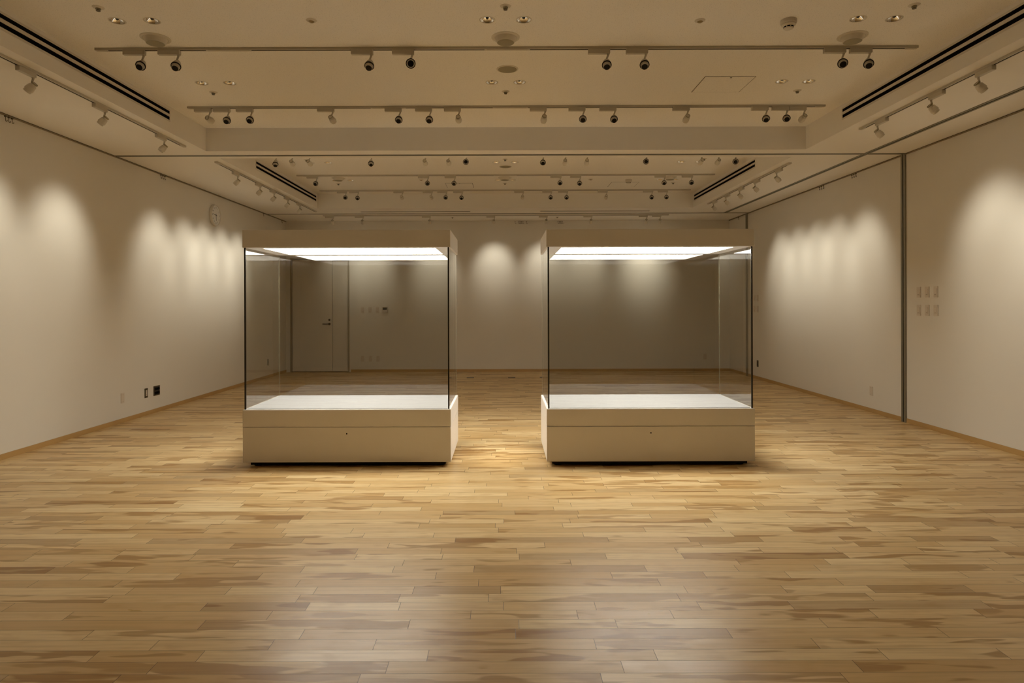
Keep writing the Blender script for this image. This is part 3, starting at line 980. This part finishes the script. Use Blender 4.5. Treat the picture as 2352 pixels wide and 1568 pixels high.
# the wall faces +X; 12 o'clock is +Z; seen from the room clockwise runs towards +Y
def hand(nm, ang, ln, tail, wd, xo):
    a = math.radians(ang)
    dz, dy = math.cos(a), math.sin(a)
    nz, ny = -dy, dz
    bm = bmesh.new()
    P = [(-tail, -wd), (ln, -wd * 0.6), (ln, wd * 0.6), (-tail, wd)]
    lo = [bm.verts.new((xo, s * dy + t_ * ny, s * dz + t_ * nz)) for s, t_ in P]
    hi = [bm.verts.new((xo + 0.0015, s * dy + t_ * ny, s * dz + t_ * nz)) for s, t_ in P]
    bm.faces.new(lo); bm.faces.new(hi)
    for i in range(4):
        bm.faces.new((lo[i], lo[(i + 1) % 4], hi[(i + 1) % 4], hi[i]))
    return obj(nm, bm, 'black', ck)
hand('hour_hand', 173, 0.085, 0.026, 0.0055, 0.0345)
hand('minute_hand', 276, 0.118, 0.030, 0.0042, 0.0365)
NUM = plain('dial_print', (0.10, 0.085, 0.06), 0.6)
for k in range(12):
    a = math.radians(30 * (k + 1))
    cu = bpy.data.curves.new('numeral', 'FONT')
    cu.body = str(k + 1)
    cu.size = 0.036
    cu.align_x = 'CENTER'; cu.align_y = 'CENTER'
    cu.extrude = 0.0004
    cu.materials.append(NUM)
    tmp = bpy.data.objects.new('numeral_text', cu)
    me = bpy.data.meshes.new_from_object(tmp)
    bpy.data.objects.remove(tmp)
    me.materials.clear(); me.materials.append(NUM)
    o = bpy.data.objects.new('numeral', me)
    COL.objects.link(o)
    o.parent = dial
    o.location = (0.0331, 0.122 * math.sin(a), 0.122 * math.cos(a))
    o.rotation_euler = (PI / 2, 0, PI / 2)

# ------------------------------------------------------------------ wall plates
def face_rot(side):
    return {'back': 0.0, 'left': PI / 2, 'right': -PI / 2}[side]

def wall_pos(side, a, z):
    return {'back': (a, YB, z), 'left': (XL, a, z), 'right': (XR, a, z)}[side]
# local frame: the plate looks towards -Y, width along X; 'left' wall looks to +X (rot +90), 'right' to -X (rot -90)

def plate_body(t, w, h, mat, th=0.007):
    bm = box(bmesh.new(), -w / 2, w / 2, -th, 0, -h / 2, h / 2)
    bmesh.ops.bevel(bm, geom=[e for e in bm.edges], offset=0.002, segments=2, affect='EDGES')
    return obj('plate', bm, mat, t)

def build_switch():
    t = thing('light_switch', '', 'switch')
    plate_body(t, 0.070, 0.122, 'plate')
    r = bx('rocker', -0.020, 0.020, -0.011, -0.006, -0.036, 0.036, 'plate', t, bevel=0.0015)
    bx('indicator', -0.010, 0.010, -0.0117, -0.0105, -0.030, -0.024, 'grey', r)
    return t
def build_blank():
    t = thing('wall_plate', '', 'wall plate')
    p = plate_body(t, 0.070, 0.120, 'plate')
    for dz in (-0.042, 0.042):
        obj('screw', lathe(bmesh.new(), [(0.004, 0.0005), (0.004, 0.001), (0.0, 0.0012)], 12, Matrix.Translation((0, -0.007, dz)) @ Matrix.Rotation(PI / 2, 4, 'X')), 'grey', p)
    return t
def build_dark_outlet(pale):
    def f():
        t = thing('wall_outlet', '', 'outlet')
        plate_body(t, 0.070, 0.122, 'bronze')
        i = bx('socket', -0.014, 0.014, -0.0095, -0.006, -0.036, 0.036, 'plate' if pale else 'bronze', t, bevel=0.001)
        for dz in (-0.016, 0.016):
            bx('slit', -0.006, 0.006, -0.0100, -0.0090, dz - 0.003, dz + 0.003, 'grey' if pale else 'void', i)
        return t
    return f
sw, bl = Maker(build_switch), Maker(build_blank)
do_p, do_d = Maker(build_dark_outlet(True)), Maker(build_dark_outlet(False))

G = 'switches on the right wall nearer the camera'
for r_, z in enumerate((1.53, 1.325)):
    for k, y in enumerate((7.36, 7.215, 7.07)):
        sw('white wall switch right of the tall metal post, %s row, %s from the post' % (('upper', 'lower')[r_], ORD[k]), wall_pos('right', y, z), G, (0, 0, face_rot('right')))
G = 'switches on the right wall behind the right showcase'
for r_, z in enumerate((1.515, 1.31)):
    for k, y in enumerate((12.05, 12.20, 12.36)):
        sw('pale wall switch beside the right showcase edge, %s row, %s from the right' % (('upper', 'lower')[r_], ORD[k]), wall_pos('right', y, z), G, (0, 0, face_rot('right')))
G = 'switches beside the door'
for k, x in enumerate((-2.98, -2.82, -2.664)):
    sw('white switch on the far wall beside the door, %s from the door' % ORD[k], wall_pos('back', x, 1.30), G, (0, 0, 0))
for k, x in enumerate((-2.98, -2.815, -2.655)):
    bl('pale plate low on the far wall beside the door, %s from the door' % ORD[k], wall_pos('back', x, 0.275), 'low plates beside the door', (0, 0, 0))
bl('pale blank plate low on the far wall, seen through the right showcase', wall_pos('back', 4.22, 0.30), None, (0, 0, 0))
bl('pale blank plate low on the right wall, left of the tall metal post', wall_pos('right', 8.32, 0.275), None, (0, 0, face_rot('right')))
bl('pale blank plate low on the left wall, before the dark outlets', wall_pos('left', 7.74, 0.295), None, (0, 0, face_rot('left')))
do_p('narrow dark outlet with pale insert low on the left wall', wall_pos('left', 8.25, 0.285), None, (0, 0, face_rot('left')))
do_d('dark wall outlet low on the right wall, beside the right showcase edge', wall_pos('right', 12.05, 0.29), None, (0, 0, face_rot('right')))
do_d('dark wall outlet low on the left wall, seen through the left showcase', wall_pos('left', 12.5, 0.30), None, (0, 0, face_rot('left')))
# six-way socket plate
t = thing('socket_panel', 'square dark plate with six black sockets low on the left wall', 'outlet', wall_pos('left', 8.50, 0.285), None, face_rot('left'))
plate_body(t, 0.150, 0.128, 'bronze')
for r_ in (-1, 1):
    for k in (-1, 0, 1):
        s = bx('socket', k * 0.040 - 0.017, k * 0.040 + 0.017, -0.016, -0.006, r_ * 0.026 - 0.021, r_ * 0.026 + 0.021, 'black', t, bevel=0.002)
        obj('pin_hole', lathe(bmesh.new(), [(0.011, 0.0), (0.011, 0.0015), (0.0, 0.0016)], 16, Matrix.Translation((k * 0.040, -0.016, r_ * 0.026)) @ Matrix.Rotation(PI / 2, 4, 'X')), 'void', s)
# thermostat
t = thing('thermostat', 'white wall thermostat with dark screen, beside the switches on the far wall', 'thermostat', wall_pos('back', -2.505, 1.30))
bm = box(bmesh.new(), -0.062, 0.062, -0.024, 0, -0.066, 0.070)
bmesh.ops.bevel(bm, geom=[e for e in bm.edges], offset=0.004, segments=2, affect='EDGES')
obj('housing', bm, 'plate', t)
bx('screen', -0.046, 0.042, -0.0252, -0.0235, 0.004, 0.054, 'screen', t)
bx('button_flap', -0.055, 0.055, -0.0262, -0.0235, -0.050, -0.008, 'plate', t, bevel=0.001)

# ------------------------------------------------------------------ floor box lids
def build_lid():
    t = thing('floor_box', '', 'floor outlet')
    bm = box(bmesh.new(), -0.070, 0.070, -0.055, 0.055, 0.0, 0.004)
    bmesh.ops.bevel(bm, geom=[e for e in bm.edges], offset=0.0015, segments=1, affect='EDGES')
    p = obj('frame', bm, 'bronze', t)
    bx('lid', -0.058, 0.058, -0.043, 0.043, 0.0038, 0.0056, 'seal', t)
    return t
mk = Maker(build_lid)
for x, lb in ((-0.655, 'dark floor outlet lid near the far wall, just right of the left showcase'), (0.14, 'dark floor outlet lid near the far wall, midway between the showcases'), (0.752, 'dark floor outlet lid near the far wall, at the right showcase corner')):
    mk(lb, (x, 12.42, 0.0), 'floor outlet lids')

# ------------------------------------------------------------------ picture hooks
def build_hook():
    t = thing('picture_hook', '', 'hook')
    bx('runner', -0.007, 0.007, -0.016, -0.002, -0.012, 0.0, 'bronze', t)
    pts = [(0, -0.010, -0.010), (0, -0.010, -0.030)] + [(0.010 - 0.010 * math.cos(a), -0.010, -0.040 - 0.010 * math.sin(a)) for a in [PI * k / 8 for k in range(9)]] + [(0.020, -0.010, -0.034)]
    obj('hook_wire', tube(bmesh.new(), pts, 0.0026, 8), 'bronze', t, smooth=True)
    return t
mk = Maker(build_hook)
ZH = ZS - 0.016
def hooks(side, list_, fmt, group):
    for k, a in enumerate(list_):
        mk(fmt % ORD[k] if '%s' in fmt else fmt, wall_pos(side, a, ZH), group, (0, 0, face_rot(side)))
hooks('left', (5.925, 5.965, 6.005), 'metal picture hook at the far left picture edge, %s from the camera', 'hooks at the left picture edge')
hooks('left', (8.61, 8.66, 8.71), 'metal picture hook on the left wall rail before the clock, %s from the camera', 'hooks before the clock')
hooks('left', (12.28,), 'metal picture hook on the left wall rail, just past the clock', 'single wall hooks')
hooks('left', (13.30,), 'metal picture hook on the left wall rail, in the far corner', 'single wall hooks')
hooks('right', (8.66, 8.71, 8.76), 'metal picture hook just behind the tall metal post, %s from the post', 'hooks behind the tall post')
hooks('right', (9.54, 9.60, 9.66), 'metal picture hook further behind the tall metal post, %s from the post', 'hooks further behind the tall post')
hooks('right', (12.99,), 'metal picture hook on the right wall in the far corner', 'single wall hooks')
hooks('back', (0.235, 0.310, 0.338, 0.366, 0.400, 0.475), 'metal hook on the far wall between the showcases, %s from left', 'hooks on the far wall between the showcases')
hooks('back', (1.135, 1.165, 1.195, 1.225), 'metal hook on the far wall above the right showcase, %s from left', 'hooks on the far wall above the right showcase')
